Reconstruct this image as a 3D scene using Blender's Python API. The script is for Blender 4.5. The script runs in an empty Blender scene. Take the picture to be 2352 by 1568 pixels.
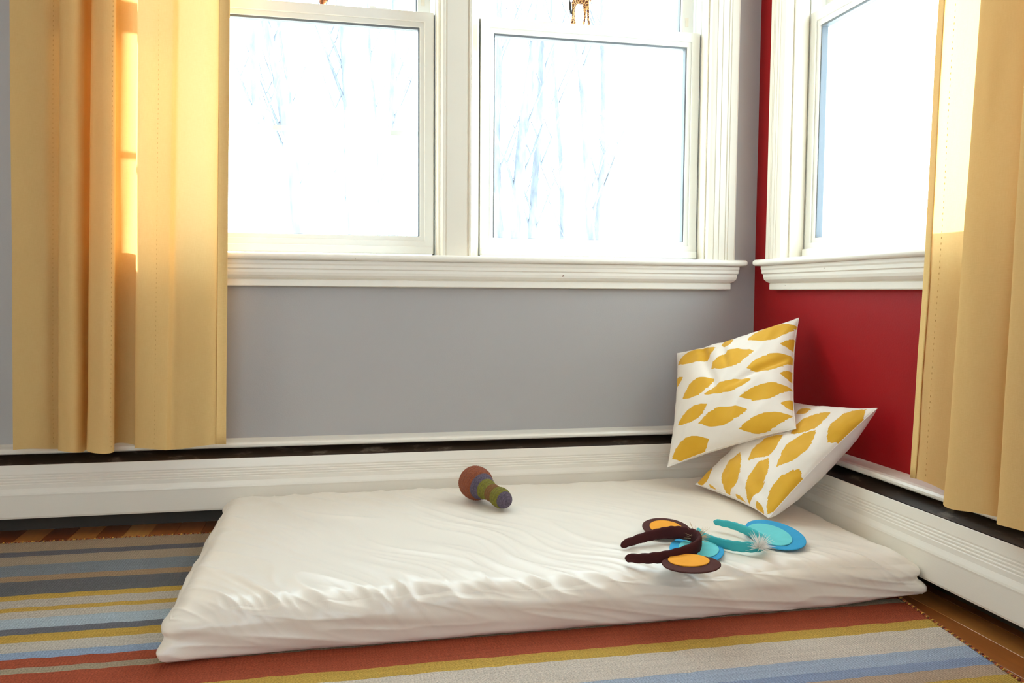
import bpy, bmesh, math, random
import numpy as np
from mathutils import Vector, Matrix

# ---------------------------------------------------------------- camera, light, exposure
scene = bpy.context.scene
COL = scene.collection
cam_d = bpy.data.cameras.new('camera'); cam = bpy.data.objects.new('camera', cam_d); COL.objects.link(cam)
cam_d.sensor_width = 36.0; cam_d.lens = 28.554; cam_d.clip_start = .02; cam_d.clip_end = 200
_r = Vector((0.97863, -0.20549, 0.00709)); _u = Vector((0.00550, 0.06063, 0.99815)); _f = Vector((0.20554, 0.97678, -0.06046))
cam.matrix_world = Matrix(((_r.x, _u.x, -_f.x, -1.1613), (_r.y, _u.y, -_f.y, -2.1438), (_r.z, _u.z, -_f.z, 0.5836), (0, 0, 0, 1)))
scene.camera = cam

SKY = 8.2
world = bpy.data.worlds.new('sky'); scene.world = world; world.use_nodes = True
bg = world.node_tree.nodes['Background']
bg.inputs[0].default_value = (0.71, 0.875, 1.0, 1); bg.inputs[1].default_value = SKY

sun_d = bpy.data.lights.new('sun', 'SUN'); sun = bpy.data.objects.new('sun', sun_d); COL.objects.link(sun)
EL = math.radians(12.5); _h = Vector((-.927, -.375, 0)).normalized() * math.cos(EL)
sun.rotation_euler = Vector((_h.x, _h.y, -math.sin(EL))).to_track_quat('-Z', 'Y').to_euler()
sun_d.energy = 24.0; sun_d.angle = math.radians(.8); sun_d.color = (1.0, .91, .78)

scene.view_settings.view_transform = 'Standard'; scene.view_settings.look = 'None'
scene.view_settings.exposure = -0.20; scene.view_settings.gamma = 1.0; scene.view_settings.use_curve_mapping = False
scene.cycles.max_bounces = 14; scene.cycles.diffuse_bounces = 8; scene.cycles.transparent_max_bounces = 16
scene.cycles.use_denoising = True; scene.cycles.sample_clamp_indirect = 6.0

rnd = random.Random(7)

# ---------------------------------------------------------------- helpers
def link(o, parent=None):
    COL.objects.link(o)
    if parent is not None: o.parent = parent
    return o

def obj(name, geo, mat=None, parent=None, smooth=False, bevel=0, seg=2):
    if isinstance(geo, bmesh.types.BMesh):
        me = bpy.data.meshes.new(name)
        bmesh.ops.recalc_face_normals(geo, faces=geo.faces[:])
        geo.to_mesh(me); geo.free()
    else: me = geo
    o = bpy.data.objects.new(name, me)
    if mat is not None and not me.materials:
        me.materials.append(mat)
    if smooth:
        me.polygons.foreach_set('use_smooth', [True] * len(me.polygons))
    if bevel:
        b = o.modifiers.new('bevel', 'BEVEL'); b.width = bevel; b.segments = seg; b.limit_method = 'ANGLE'; b.angle_limit = math.radians(40)
    return link(o, parent)

def empty(name, loc=(0, 0, 0), parent=None):
    o = bpy.data.objects.new(name, None); o.location = loc; o.empty_display_size = .05
    return link(o, parent)

def tag(o, label, cat, group=None):
    o['label'] = label; o['category'] = cat
    if group: o['group'] = group
    return o

def struct(o): o['kind'] = 'structure'; return o

def box(bm, x0, x1, y0, y1, z0, z1):
    v = [bm.verts.new(p) for p in ((x0, y0, z0), (x1, y0, z0), (x1, y1, z0), (x0, y1, z0), (x0, y0, z1), (x1, y0, z1), (x1, y1, z1), (x0, y1, z1))]
    for f in ((0, 3, 2, 1), (4, 5, 6, 7), (0, 1, 5, 4), (1, 2, 6, 5), (2, 3, 7, 6), (3, 0, 4, 7)): bm.faces.new([v[i] for i in f])
    return bm

def BB(*a): return box(bmesh.new(), *a)

# wall-local coordinates: t runs along the wall (negative away from the corner), d out of the wall into the room
def WG(t, d, z): return (t, -d, z)
def WR(t, d, z): return (-d, t, z)

def wbox(bm, Wf, t0, t1, d0, d1, z0, z1):
    a = Wf(t0, d0, z0); b = Wf(t1, d1, z1)
    return box(bm, min(a[0], b[0]), max(a[0], b[0]), min(a[1], b[1]), max(a[1], b[1]), z0, z1)

def hprofile(Wf, pts, t0, t1, ret=0.0):
    """closed (d,z) profile extruded along t; ret mitres the t1 end back with depth"""
    bm = bmesh.new(); dm = max(p[0] for p in pts)
    A = [bm.verts.new(Wf(t0, d, z)) for d, z in pts]
    B = [bm.verts.new(Wf(t1 + math.copysign(1, t0 - t1) * ret * (dm - d), d, z)) for d, z in pts]
    n = len(pts)
    for i in range(n): bm.faces.new((A[i], A[(i + 1) % n], B[(i + 1) % n], B[i]))
    bm.faces.new(A); bm.faces.new(B)
    return bm

def vprofile(Wf, pts, z0, z1):
    """closed (t,d) profile extruded upwards"""
    bm = bmesh.new()
    A = [bm.verts.new(Wf(t, d, z0)) for t, d in pts]; B = [bm.verts.new(Wf(t, d, z1)) for t, d in pts]
    n = len(pts)
    for i in range(n): bm.faces.new((A[i], A[(i + 1) % n], B[(i + 1) % n], B[i]))
    bm.faces.new(A); bm.faces.new(B)
    return bm

def ring(Wf, t0, t1, z0, z1, wl, wr, wb, wt, d0, d1, bm=None):
    """rectangular frame, t0<t1"""
    bm = bm or bmesh.new()
    O = [(t0, z0), (t1, z0), (t1, z1), (t0, z1)]; I = [(t0 + wl, z0 + wb), (t1 - wr, z0 + wb), (t1 - wr, z1 - wt), (t0 + wl, z1 - wt)]
    V = {}
    for k, L in (('O', O), ('I', I)):
        for j, d in enumerate((d0, d1)): V[k, j] = [bm.verts.new(Wf(t, d, z)) for t, z in L]
    for i in range(4):
        k = (i + 1) % 4
        for j in (0, 1): bm.faces.new((V['O', j][i], V['O', j][k], V['I', j][k], V['I', j][i]))
        bm.faces.new((V['O', 0][i], V['O', 0][k], V['O', 1][k], V['O', 1][i]))
        bm.faces.new((V['I', 0][i], V['I', 0][k], V['I', 1][k], V['I', 1][i]))
    return bm

def tube(bm, pts, rad, n=8, cap=True):
    pts = [Vector(p) for p in pts]; R = rad if isinstance(rad, (list, tuple)) else [rad] * len(pts)
    rings = []; nrm = None
    for i, p in enumerate(pts):
        t = (pts[min(i + 1, len(pts) - 1)] - pts[max(i - 1, 0)]).normalized()
        if nrm is None: nrm = t.orthogonal().normalized()
        else: nrm = (nrm - t * nrm.dot(t)).normalized()
        b = t.cross(nrm)
        rings.append([bm.verts.new(p + (nrm * math.cos(a) + b * math.sin(a)) * R[i]) for a in [2 * math.pi * k / n for k in range(n)]])
    for a, b in zip(rings, rings[1:]):
        for k in range(n): bm.faces.new((a[k], a[(k + 1) % n], b[(k + 1) % n], b[k]))
    if cap: bm.faces.new(rings[0][::-1]); bm.faces.new(rings[-1])
    return bm

def catmull(P, sub):
    P = [np.array(p, float) for p in P]; out = []
    for i in range(len(P) - 1):
        a, b, c, d = P[max(i - 1, 0)], P[i], P[i + 1], P[min(i + 2, len(P) - 1)]
        for k in range(sub):
            t = k / sub
            out.append(.5 * ((2 * b) + (c - a) * t + (2 * a - 5 * b + 4 * c - d) * t * t + (3 * b - a - 3 * c + d) * t ** 3))
    out.append(P[-1]); return np.array(out)

def grid_mesh(name, P, uv=None, flip=False):
    """P: (n,m,3) array -> quad grid mesh"""
    n, m, _ = P.shape
    me = bpy.data.meshes.new(name)
    idx = np.arange(n * m).reshape(n, m)
    q = np.stack([idx[:-1, :-1], idx[1:, :-1], idx[1:, 1:], idx[:-1, 1:]], -1).reshape(-1, 4)
    if flip: q = q[:, ::-1]
    me.from_pydata(P.reshape(-1, 3).tolist(), [], q.tolist())
    if uv is not None:
        L = me.uv_layers.new(name='UVMap'); U = uv.reshape(-1, 2)[q.reshape(-1)]
        L.data.foreach_set('uv', U.astype(np.float32).reshape(-1))
    me.polygons.foreach_set('use_smooth', [True] * len(me.polygons)); me.update()
    return me

_perm = np.random.RandomState(3).permutation(512)
_grad = np.array([(math.cos(a), math.sin(a)) for a in np.linspace(0, 2 * math.pi, 32, endpoint=False)])
def perlin(x, y, seed=0):
    x = np.asarray(x, float); y = np.asarray(y, float)
    xi = np.floor(x).astype(int); yi = np.floor(y).astype(int); xf = x - xi; yf = y - yi
    def g(a, b, dx, dy):
        h = _perm[(_perm[(a + seed * 37) & 511] + b) & 511] % 32
        return _grad[h, 0] * dx + _grad[h, 1] * dy
    s = lambda t: t * t * t * (t * (6 * t - 15) + 10)
    u, v = s(xf), s(yf)
    a = g(xi, yi, xf, yf) * (1 - u) + g(xi + 1, yi, xf - 1, yf) * u
    b = g(xi, yi + 1, xf, yf - 1) * (1 - u) + g(xi + 1, yi + 1, xf - 1, yf - 1) * u
    return (a * (1 - v) + b * v) * 1.4

# ---------------------------------------------------------------- materials
def sl(r, g, b):
    f = lambda c: (c / 255 / 12.92) if c <= 10 else ((c / 255 + .055) / 1.055) ** 2.4
    return (f(r), f(g), f(b), 1)

class NT:
    def __init__(self, name):
        self.m = bpy.data.materials.new(name); self.m.use_nodes = True; self.t = self.m.node_tree
        self.t.nodes.clear(); self.out = self.t.nodes.new('ShaderNodeOutputMaterial')
    def n(self, kind, **kw):
        nd = self.t.nodes.new('ShaderNode' + kind)
        for k, v in kw.items():
            if hasattr(nd, k): setattr(nd, k, v)
        return nd
    def set(self, nd, **kw):
        for k, v in kw.items():
            s = nd.inputs[k.replace('_', ' ')] if not k.startswith('i') or not k[1:].isdigit() else nd.inputs[int(k[1:])]
            if isinstance(v, bpy.types.NodeSocket): self.t.links.new(v, s)
            else: s.default_value = v
        return nd
    def L(self, a, b): self.t.links.new(a, b)
    def math(self, op, a, b=None, clamp=False):
        nd = self.n('Math'); nd.operation = op; nd.use_clamp = clamp
        for i, v in enumerate((a, b)):
            if v is None: continue
            if isinstance(v, bpy.types.NodeSocket): self.L(v, nd.inputs[i])
            else: nd.inputs[i].default_value = v
        return nd.outputs[0]
    def mix(self, fac, a, b):
        nd = self.n('Mix'); nd.data_type = 'RGBA'
        for s, v in ((nd.inputs[0], fac), (nd.inputs[6], a), (nd.inputs[7], b)):
            if isinstance(v, bpy.types.NodeSocket): self.L(v, s)
            else: s.default_value = v
        return nd.outputs[2]
    def coord(self, kind='Object', scale=(1, 1, 1), rot=(0, 0, 0)):
        tc = self.n('TexCoord'); mp = self.n('Mapping'); mp.inputs['Scale'].default_value = scale; mp.inputs['Rotation'].default_value = rot
        self.L(tc.outputs[kind], mp.inputs[0]); return mp.outputs[0]
    def noise(self, vec, scale, detail=3, rough=.5):
        nd = self.n('TexNoise'); self.L(vec, nd.inputs['Vector']); nd.inputs['Scale'].default_value = scale
        nd.inputs['Detail'].default_value = detail; nd.inputs['Roughness'].default_value = rough; return nd.outputs[0]
    def ramp(self, fac, stops, interp='LINEAR'):
        nd = self.n('ValToRGB'); cr = nd.color_ramp; cr.interpolation = interp
        while len(cr.elements) < len(stops): cr.elements.new(.5)
        for e, (p, c) in zip(cr.elements, stops): e.position = p; e.color = c
        self.L(fac, nd.inputs[0]); return nd.outputs[0]
    def bump(self, h, strength=.3, dist=.001):
        nd = self.n('Bump'); nd.inputs['Strength'].default_value = strength; nd.inputs['Distance'].default_value = dist
        self.L(h, nd.inputs['Height']); return nd.outputs[0]
    def bsdf(self, color, rough=.5, normal=None, spec=.5, **kw):
        b = self.n('BsdfPrincipled')
        self.set(b, Base_Color=color, Roughness=rough); b.inputs['Specular IOR Level'].default_value = spec
        if normal is not None: self.L(normal, b.inputs['Normal'])
        for k, v in kw.items(): b.inputs[k.replace('_', ' ')].default_value = v
        return b.outputs[0]
    def done(self, shader): self.L(shader, self.out.inputs[0]); return self.m

def scl(c, k): return (c[0] * k, c[1] * k, c[2] * k, 1)

def simple(name, col, rough=.5, var=.08, vs=8, bump=0, bs=120, bd=.0006, spec=.5, stretch=(1, 1, 1)):
    N = NT(name); v = N.coord('Object', stretch)
    c = N.mix(N.noise(v, vs, 4), scl(col, 1 - var), scl(col, 1 + var))
    nm = N.bump(N.noise(v, bs, 3), bump, bd) if bump else None
    return N.done(N.bsdf(c, rough, nm, spec))

def paint_white(name, col, chips=0.0, rough=.35):
    N = NT(name); v = N.coord('Object')
    c = N.mix(N.noise(v, 5, 4), scl(col, .97), scl(col, 1.02))
    if chips:
        m = N.math('GREATER_THAN', N.noise(v, 55, 2), chips)
        c = N.mix(m, c, sl(120, 70, 45))
    brush = N.noise(N.coord('Object', (6, 6, 60)), 8, 3)
    return N.done(N.bsdf(c, rough, N.bump(brush, .12, .0008)))

M_TRIM = paint_white('trim_paint', sl(240, 234, 222), .77)
M_CASING = paint_white('casing_paint', sl(234, 227, 211))
M_VINYL = simple('sash_vinyl', sl(236, 236, 230), .35, .02)
M_GLAZE = simple('glazing_channel', sl(112, 118, 124), .4, .05)
M_SEAL = simple('dark_weather_seal', sl(70, 72, 72), .6, .1)
M_HEATER = paint_white('heater_enamel', sl(236, 229, 216), 0, .3)

def wall_mat(name, col, rough=.42, spec=.4):
    N = NT(name); v = N.coord('Object')
    c = N.mix(N.noise(v, 2.2, 5), scl(col, .95), scl(col, 1.05))
    sp = N.math('GREATER_THAN', N.noise(v, 70, 1), .865)
    c = N.mix(N.math('MULTIPLY', sp, .5), c, (.8, .8, .78, 1))
    h = N.math('ADD', N.noise(v, 260, 2), N.math('MULTIPLY', N.noise(v, 14, 4), 1.5))
    return N.done(N.bsdf(c, rough, N.bump(h, .16, .0012), spec))
M_GREY = wall_mat('grey_wall_paint', sl(172, 168, 166))
M_RED = wall_mat('red_wall_paint', sl(156, 10, 18), .5, .25)
M_OFFW = wall_mat('off_white_wall_paint', sl(226, 226, 222))
M_CEIL = simple('ceiling_paint', sl(240, 238, 232), .8, .02)

def glass_mat():
    N = NT('window_glass')
    tr = N.n('BsdfTransparent'); tr.inputs[0].default_value = (.96, .98, .97, 1)
    gl = N.n('BsdfGlossy'); gl.inputs['Roughness'].default_value = .02
    mx = N.n('MixShader'); mx.inputs[0].default_value = .035
    N.L(tr.outputs[0], mx.inputs[1]); N.L(gl.outputs[0], mx.inputs[2])
    return N.done(mx.outputs[0])
M_GLASS = glass_mat()

def damper_mat():
    N = NT('dark_damper'); v = N.coord('Object', (3, 3, 14))
    c = N.ramp(N.noise(v, 5, 5, .6), [(.0, sl(38, 27, 18)), (.56, sl(52, 38, 27)), (.68, sl(112, 98, 84)), (.72, sl(66, 52, 40))])
    return N.done(N.bsdf(c, .38, None, .5))
M_DAMPER = damper_mat()
M_DARK = simple('dark_metal', sl(56, 47, 38), .6, .2)

def wood_mat(i, col):
    N = NT('oak_strip_%d' % i)
    oi = N.n('ObjectInfo'); tc = N.n('TexCoord')
    ad = N.n('VectorMath'); ad.operation = 'ADD'; N.L(tc.outputs['Object'], ad.inputs[0])
    sc = N.n('VectorMath'); sc.operation = 'SCALE'; N.L(oi.outputs['Location'], sc.inputs[0]); sc.inputs[3].default_value = 3.7
    N.L(sc.outputs[0], ad.inputs[1])
    mp = N.n('Mapping'); mp.inputs['Scale'].default_value = (22, 1.6, 22); N.L(ad.outputs[0], mp.inputs[0])
    a = N.noise(mp.outputs[0], 3, 6, .65); b = N.noise(mp.outputs[0], 14, 3, .5)
    c = N.mix(a, scl(col, .62), scl(col, 1.25)); c = N.mix(N.math('MULTIPLY', b, .35), c, scl(col, .55))
    return N.done(N.bsdf(c, .32, N.bump(b, .1, .0006)))
WOODS = [wood_mat(i, c) for i, c in enumerate((sl(150, 84, 38), sl(190, 122, 58), sl(168, 98, 46), sl(132, 66, 30), sl(205, 140, 72)))]

def linen_mat(name, thru):
    N = NT(name)
    uv = N.coord('UV', (1, 1, 1))
    mpw = N.n('Mapping'); mpw.inputs['Scale'].default_value = (900, 60, 1); N.L(uv, mpw.inputs[0])
    mpf = N.n('Mapping'); mpf.inputs['Scale'].default_value = (80, 900, 1); N.L(uv, mpf.inputs[0])
    w = N.noise(mpw.outputs[0], 1, 2); f = N.noise(mpf.outputs[0], 1, 2)
    th = N.math('MULTIPLY', N.math('ADD', w, f), .5)
    big = N.noise(N.coord('UV', (9, 5, 1)), 1, 4)
    c = N.mix(th, sl(214, 172, 100), sl(250, 222, 162)); c = N.mix(big, c, sl(236, 198, 132))
    nm = N.bump(N.math('ADD', th, N.math('MULTIPLY', big, 2.0)), .25, .0012)
    d = N.n('BsdfDiffuse'); N.L(c, d.inputs[0]); N.L(nm, d.inputs['Normal'])
    t = N.n('BsdfTranslucent'); t.inputs[0].default_value = (.95, .69, .33, 1); N.L(nm, t.inputs['Normal'])
    mx = N.n('MixShader'); mx.inputs[0].default_value = thru
    N.L(d.outputs[0], mx.inputs[1]); N.L(t.outputs[0], mx.inputs[2])
    return N.done(mx.outputs[0])
M_LINEN = linen_mat('golden_linen', .32); M_HEM = linen_mat('golden_linen_doubled', .12)
M_STITCH = simple('linen_thread', sl(206, 160, 92), .8, .1)

def cloth_mat(name, col, rough=.55, sheen=.15, fine=700, spec=.3):
    N = NT(name); v = N.coord('Object')
    c = N.mix(N.noise(v, 6, 4), scl(col, .97), scl(col, 1.02))
    nm = N.bump(N.noise(v, fine, 2), .12, .0005)
    return N.done(N.bsdf(c, rough, nm, spec, Sheen_Weight=sheen))
M_MATT = cloth_mat('mattress_cotton', sl(242, 232, 217), .36, .05, 900, .85)
M_PWHITE = cloth_mat('pillow_cotton', sl(240, 232, 224), .7)

def spot_group():
    g = bpy.data.node_groups.new('leaf_spot', 'ShaderNodeTree')
    I = g.interface
    for s in ('UV', 'C', 'A', 'B'): I.new_socket(s, in_out='INPUT', socket_type='NodeSocketVector')
    I.new_socket('M', in_out='OUTPUT', socket_type='NodeSocketFloat')
    gi = g.nodes.new('NodeGroupInput'); go = g.nodes.new('NodeGroupOutput')
    def vm(op, a, b):
        n = g.nodes.new('ShaderNodeVectorMath'); n.operation = op; g.links.new(a, n.inputs[0]); g.links.new(b, n.inputs[1]); return n
    def ma(op, a, b=None):
        n = g.nodes.new('ShaderNodeMath'); n.operation = op
        for i, v in enumerate((a, b)):
            if v is None: continue
            if isinstance(v, float): n.inputs[i].default_value = v
            else: g.links.new(v, n.inputs[i])
        return n.outputs[0]
    d = vm('SUBTRACT', gi.outputs[0], gi.outputs[1]).outputs[0]
    t = vm('DOT_PRODUCT', d, gi.outputs[2]).outputs['Value']; s = vm('DOT_PRODUCT', d, gi.outputs[3]).outputs['Value']
    m = ma('SUBTRACT', ma('SUBTRACT', 1.0, ma('POWER', ma('ABSOLUTE', t), 2.0)), ma('ABSOLUTE', s))
    g.links.new(m, go.inputs[0]); return g
SPOT = spot_group()

def spots_mat(name, spots, rot):
    N = NT(name); tc = N.n('TexCoord'); uv = tc.outputs['UV']
    cur = None
    for cx, cy, a0, a1, b0, b1 in spots:
        gn = N.n('Group'); gn.node_tree = SPOT; N.L(uv, gn.inputs[0])
        gn.inputs[1].default_value = (cx, cy, 0); gn.inputs[2].default_value = (a0, a1, 0); gn.inputs[3].default_value = (b0, b1, 0)
        cur = gn.outputs[0] if cur is None else N.math('MAXIMUM', cur, gn.outputs[0])
    mp = N.n('Mapping'); mp.vector_type = 'TEXTURE'; mp.inputs['Rotation'].default_value = (0, 0, rot); mp.inputs['Scale'].default_value = (.20, .013, 1); N.L(uv, mp.inputs[0])
    j = N.math('MULTIPLY', N.math('SUBTRACT', N.noise(mp.outputs[0], 1, 2), .5), .42)
    mask = N.math('GREATER_THAN', N.math('ADD', cur, j), .0)
    v = N.coord('Object')
    wh = N.mix(N.noise(v, 9, 4), sl(232, 222, 209), sl(240, 232, 222))
    ye = N.mix(N.noise(v, 25, 3), sl(214, 160, 32), sl(226, 174, 48))
    nm = N.bump(N.noise(v, 700, 2), .12, .0005)
    return N.done(N.bsdf(N.mix(mask, wh, ye), .7, nm, .3, Sheen_Weight=.1))

# ---------------------------------------------------------------- room shell
RX, RY, RZ = -3.4, -4.4, 2.45
SG1 = (-1.578, -.903); SG2 = (-.824, -.149); SR = (-.95, -.150)      # jamb openings, along the walls
ZS, ZH = .672, 1.955                                                    # opening bottom and head
J = .014; TH = .15

def wall_with_holes(name, Wf, t0, t1, holes, mat, z1=RZ):
    bm = bmesh.new(); cur = t0
    for a, b, za, zb in sorted(holes):
        wbox(bm, Wf, cur, a, -TH, 0, -.06, z1)
        wbox(bm, Wf, a, b, -TH, 0, -.06, za)
        wbox(bm, Wf, a, b, -TH, 0, zb, z1); cur = b
    wbox(bm, Wf, cur, t1, -TH, 0, -.06, z1)
    bmesh.ops.remove_doubles(bm, verts=bm.verts[:], dist=1e-5)
    return struct(obj(name, bm, mat))
H = lambda s: (s[0] - J, s[1] + J, ZS - J, ZH + J)
wall_with_holes('wall_back', WG, RX, 0.0, [H(SG1), H(SG2)], M_GREY)
wall_with_holes('wall_right', WR, RY, 0.0 + TH, [H(SR)], M_RED)
wall_with_holes('wall_left', lambda t, d, z: (RX + d, t, z), RY, 0, [], M_OFFW)
wall_with_holes('wall_front', lambda t, d, z: (t, RY + d, z), RX, 0, [(-2.6, -.7, .70, 2.1)], M_OFFW)
struct(obj('ceiling', BB(RX - TH, TH, RY - TH, TH, RZ, RZ + .1), M_CEIL))
for nm, Wf, h in (('added_fill_window', lambda t, d, z: (t, RY + d, z), (-2.6, -.7, .70, 2.1)),):  # unseen window added behind the camera so skylight fills the room
    w = struct(empty(nm, Wf((h[0] + h[1]) / 2, 0, h[2])))
    fr = ring(Wf, h[0], h[1], h[2], h[3], .06, .06, .06, .06, -.10, .01)
    wbox(fr, Wf, (h[0] + h[1]) / 2 - .03, (h[0] + h[1]) / 2 + .03, -.09, 0, h[2], h[3])
    f = obj('fill_window_frame', fr, M_CASING, bevel=.003); f.parent = w; f.matrix_parent_inverse = Matrix.Translation(-w.location)
    bm = bmesh.new(); wbox(bm, Wf, h[0] + .05, h[1] - .05, -.052, -.048, h[2] + .05, h[3] - .05)
    p = obj('pane', bm, M_GLASS); p.parent = w; p.matrix_parent_inverse = Matrix.Translation(-w.location)

# floor: oak strips on a subfloor
floor = struct(obj('floor', BB(RX, 0, RY, 0, -.06, -.016), M_DARK))
PW = .0588; PX0 = -.0264
plank_me = {}
def plank_mesh(L, mi):
    if (L, mi) not in plank_me:
        bm = BB(-PW / 2 + .0004, PW / 2 - .0004, -L / 2 + .0004, L / 2 - .0004, -.016, 0)
        bmesh.ops.bevel(bm, geom=[e for e in bm.edges if all(v.co.z > -.001 for v in e.verts)], offset=.0007, segments=1, affect='EDGES')
        me = bpy.data.meshes.new('floor_plank'); bmesh.ops.recalc_face_normals(bm, faces=bm.faces[:]); bm.to_mesh(me); bm.free()
        me.materials.append(WOODS[mi]); plank_me[L, mi] = me
    return plank_me[L, mi]
near = {32: 1, 31: 3, 30: 1, 29: 0, 28: 4, 27: 2, 26: 2, 25: 0, 33: 3, 34: 0, 35: 2, 0: 2, 1: 1, 2: 2, 3: 0}
k = 0
while True:
    xc = PX0 - PW * (k - .5)
    if xc - PW / 2 < RX: break
    if xc + PW / 2 > 0.0001:
        struct_strip = obj('floor_plank', BB(PX0 + .0004, -.0005, RY, -.004, -.016, 0), WOODS[2], floor)
    else:
        y = -.004; first = True
        while y > RY + .05:
            L = rnd.choice((1.2, 1.5, 1.8)); L = min(L, y - RY)
            L = round(L, 3)
            mi = near.get(k, rnd.randrange(5)) if first else rnd.randrange(5); first = False
            o = bpy.data.objects.new('floor_plank', plank_mesh(L, mi)); o.location = (xc, y - L / 2, 0); link(o, floor); y -= L
    k += 1

# ---------------------------------------------------------------- windows
def window(name, Wf, jam, sash, side):
    """jam = jamb opening (t0,t1), sash = lower sash outer edges"""
    t0, t1 = jam; s0, s1 = sash
    root = struct(empty(name))
    obj('jamb', ring(Wf, t0 - J, t1 + J, ZS - J, ZH + J, J, J, J, J, -.14, .0), M_CASING, root)
    # jamb liners / stops that carry the sashes
    obj('jamb_liner', ring(Wf, t0, t1, ZS, ZH, s0 - t0 - .0035, t1 - s1 - .0035, .006, .01, -.135, -.058), M_VINYL, root, bevel=.0015)
    st = bmesh.new()
    for a, b in ((t0, t0 + max(.008, (s0 - t0) * .55)), (t1 - max(.005, (t1 - s1) * .55), t1)): wbox(st, Wf, a, b, -.056, -.014, ZS, ZH)
    obj('stop_bead', st, M_CASING, root, bevel=.003, seg=3)
    sl_ = bmesh.new()
    wbox(sl_, Wf, s0 - .003, s0 + .002, -.075, -.062, ZS + .01, 1.318); wbox(sl_, Wf, s1 - .002, s1 + .003, -.075, -.062, ZS + .01, 1.318)
    obj('weather_seal', sl_, M_SEAL, root)
    # lower sash
    zb, zt = .684, 1.322
    ls = obj('lower_sash', ring(Wf, s0, s1, zb, zt, .024, .024, .036, .026, -.086, -.055), M_VINYL, root, bevel=.0018)
    obj('glazing_bead', ring(Wf, s0 + .023, s1 - .023, zb + .035, zt - .025, .0135, .0135, .013, .0145, -.082, -.060), M_VINYL, ls, bevel=.0015)
    obj('glass_channel', ring(Wf, s0 + .036, s1 - .036, zb + .047, zt - .039, .0045, .0045, .002, .006, -.081, -.064), M_GLAZE, ls)
    bm = bmesh.new(); wbox(bm, Wf, s0 + .034, s1 - .034, -.0745, -.0715, zb + .045, zt - .037); obj('pane', bm, M_GLASS, ls)
    bm = bmesh.new(); wbox(bm, Wf, s0 + .002, s1 - .002, -.052 - .004, -.046, zb, zb + .020); obj('sash_lip', bm, M_VINYL, ls, bevel=.002)
    for a in (.22, .78):
        tc = s0 + (s1 - s0) * a
        bm = bmesh.new(); wbox(bm, Wf, tc - .028, tc + .028, -.082, -.066, zt, zt + .005); wbox(bm, Wf, tc - .028, tc - .010, -.080, -.068, zt + .004, zt + .010)
        obj('tilt_latch', bm, M_VINYL, ls, bevel=.001)
    # upper sash, one track further out
    us = obj('upper_sash', ring(Wf, s0 + .004, s1 - .004, 1.290, ZH - .012, .036, .036, .034, .036, -.125, -.094), M_VINYL, root, bevel=.002)
    obj('glass_channel', ring(Wf, s0 + .040, s1 - .040, 1.322, ZH - .047, .003, .003, .003, .003, -.122, -.104), M_GLAZE, us)
    bm = bmesh.new(); wbox(bm, Wf, s0 + .038, s1 - .038, -.1125, -.1095, 1.320, ZH - .045); obj('pane', bm, M_GLASS, us)
    bm = bmesh.new(); wbox(bm, Wf, s1 - .030, s1 - .020, -.094, -.092, 1.35, 1.375); obj('balance_clip', bm, M_CASING, us, bevel=.0008)
    return root

def fluted(t_in, t_out):
    """casing profile between its inner and outer edge, with flutes"""
    w = t_out - t_in; P = [(t_in, 0), (t_in, .012), (t_in + .06 * w, .017)]
    for c in (.17, .36, .60, .70):
        P += [(t_in + (c - .018) * w, .020), (t_in + c * w, .0172), (t_in + (c + .018) * w, .020)]
    return P + [(t_in + .95 * w, .020), (t_out, .018), (t_out, 0)]

w1 = window('window_1', WG, SG1, (-1.5495, -.917), 'r'); w2 = window('window_2', WG, SG2, (-.790, -.1575), 'r'); w3 = window('window_3', WR, SR, (-.9195, -.162), 'l')
obj('casing', vprofile(WG, fluted(SG2[1] - .004, SG2[1] + .076), .677, ZH + .02), M_CASING, w2)
obj('casing', vprofile(WG, fluted(SG1[0] + .004, SG1[0] - .076), .677, ZH + .02), M_CASING, w1)
obj('casing', vprofile(WR, fluted(SR[1] - .004, SR[1] + .060), .677, ZH + .02), M_CASING, w3)
obj('casing', vprofile(WR, fluted(SR[0] + .004, SR[0] - .076), .677, ZH + .02), M_CASING, w3)
a, b = SG1[1] - .002, SG2[0] + .002
mull = struct(obj('trim_1', vprofile(WG, [(a, 0), (a, .014), (a + .004, .019), (a + .009, .019), (a + .012, .014), (a + .016, .0165), (b - .016, .0165), (b - .012, .014), (b - .009, .019), (b - .004, .019), (b, .014), (b, 0)], .677, ZH + .02), M_CASING))
for Wf, e0, e1, ww in ((WG, SG1[0] - .09, SG2[1] + .09, w2), (WR, SR[0] - .09, SR[1] + .075, w3)):
    bm = bmesh.new(); wbox(bm, Wf, e0, e1, 0, .024, ZH + .0201, ZH + .11); obj('head_casing', bm, M_CASING, ww, bevel=.003)
# exterior storm frame of the left window with its cross bar
bm = ring(WG, SG1[0], SG1[1], ZS, ZH, .012, .012, .012, .012, -.149, -.1405)
obj('storm_frame', bm, M_VINYL, w1)
bm = bmesh.new(); wbox(bm, WG, SG1[0] + .012, SG1[1] - .012, -.148, -.141, 1.012, 1.026); obj('storm_bar', bm, M_VINYL, w1)

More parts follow.
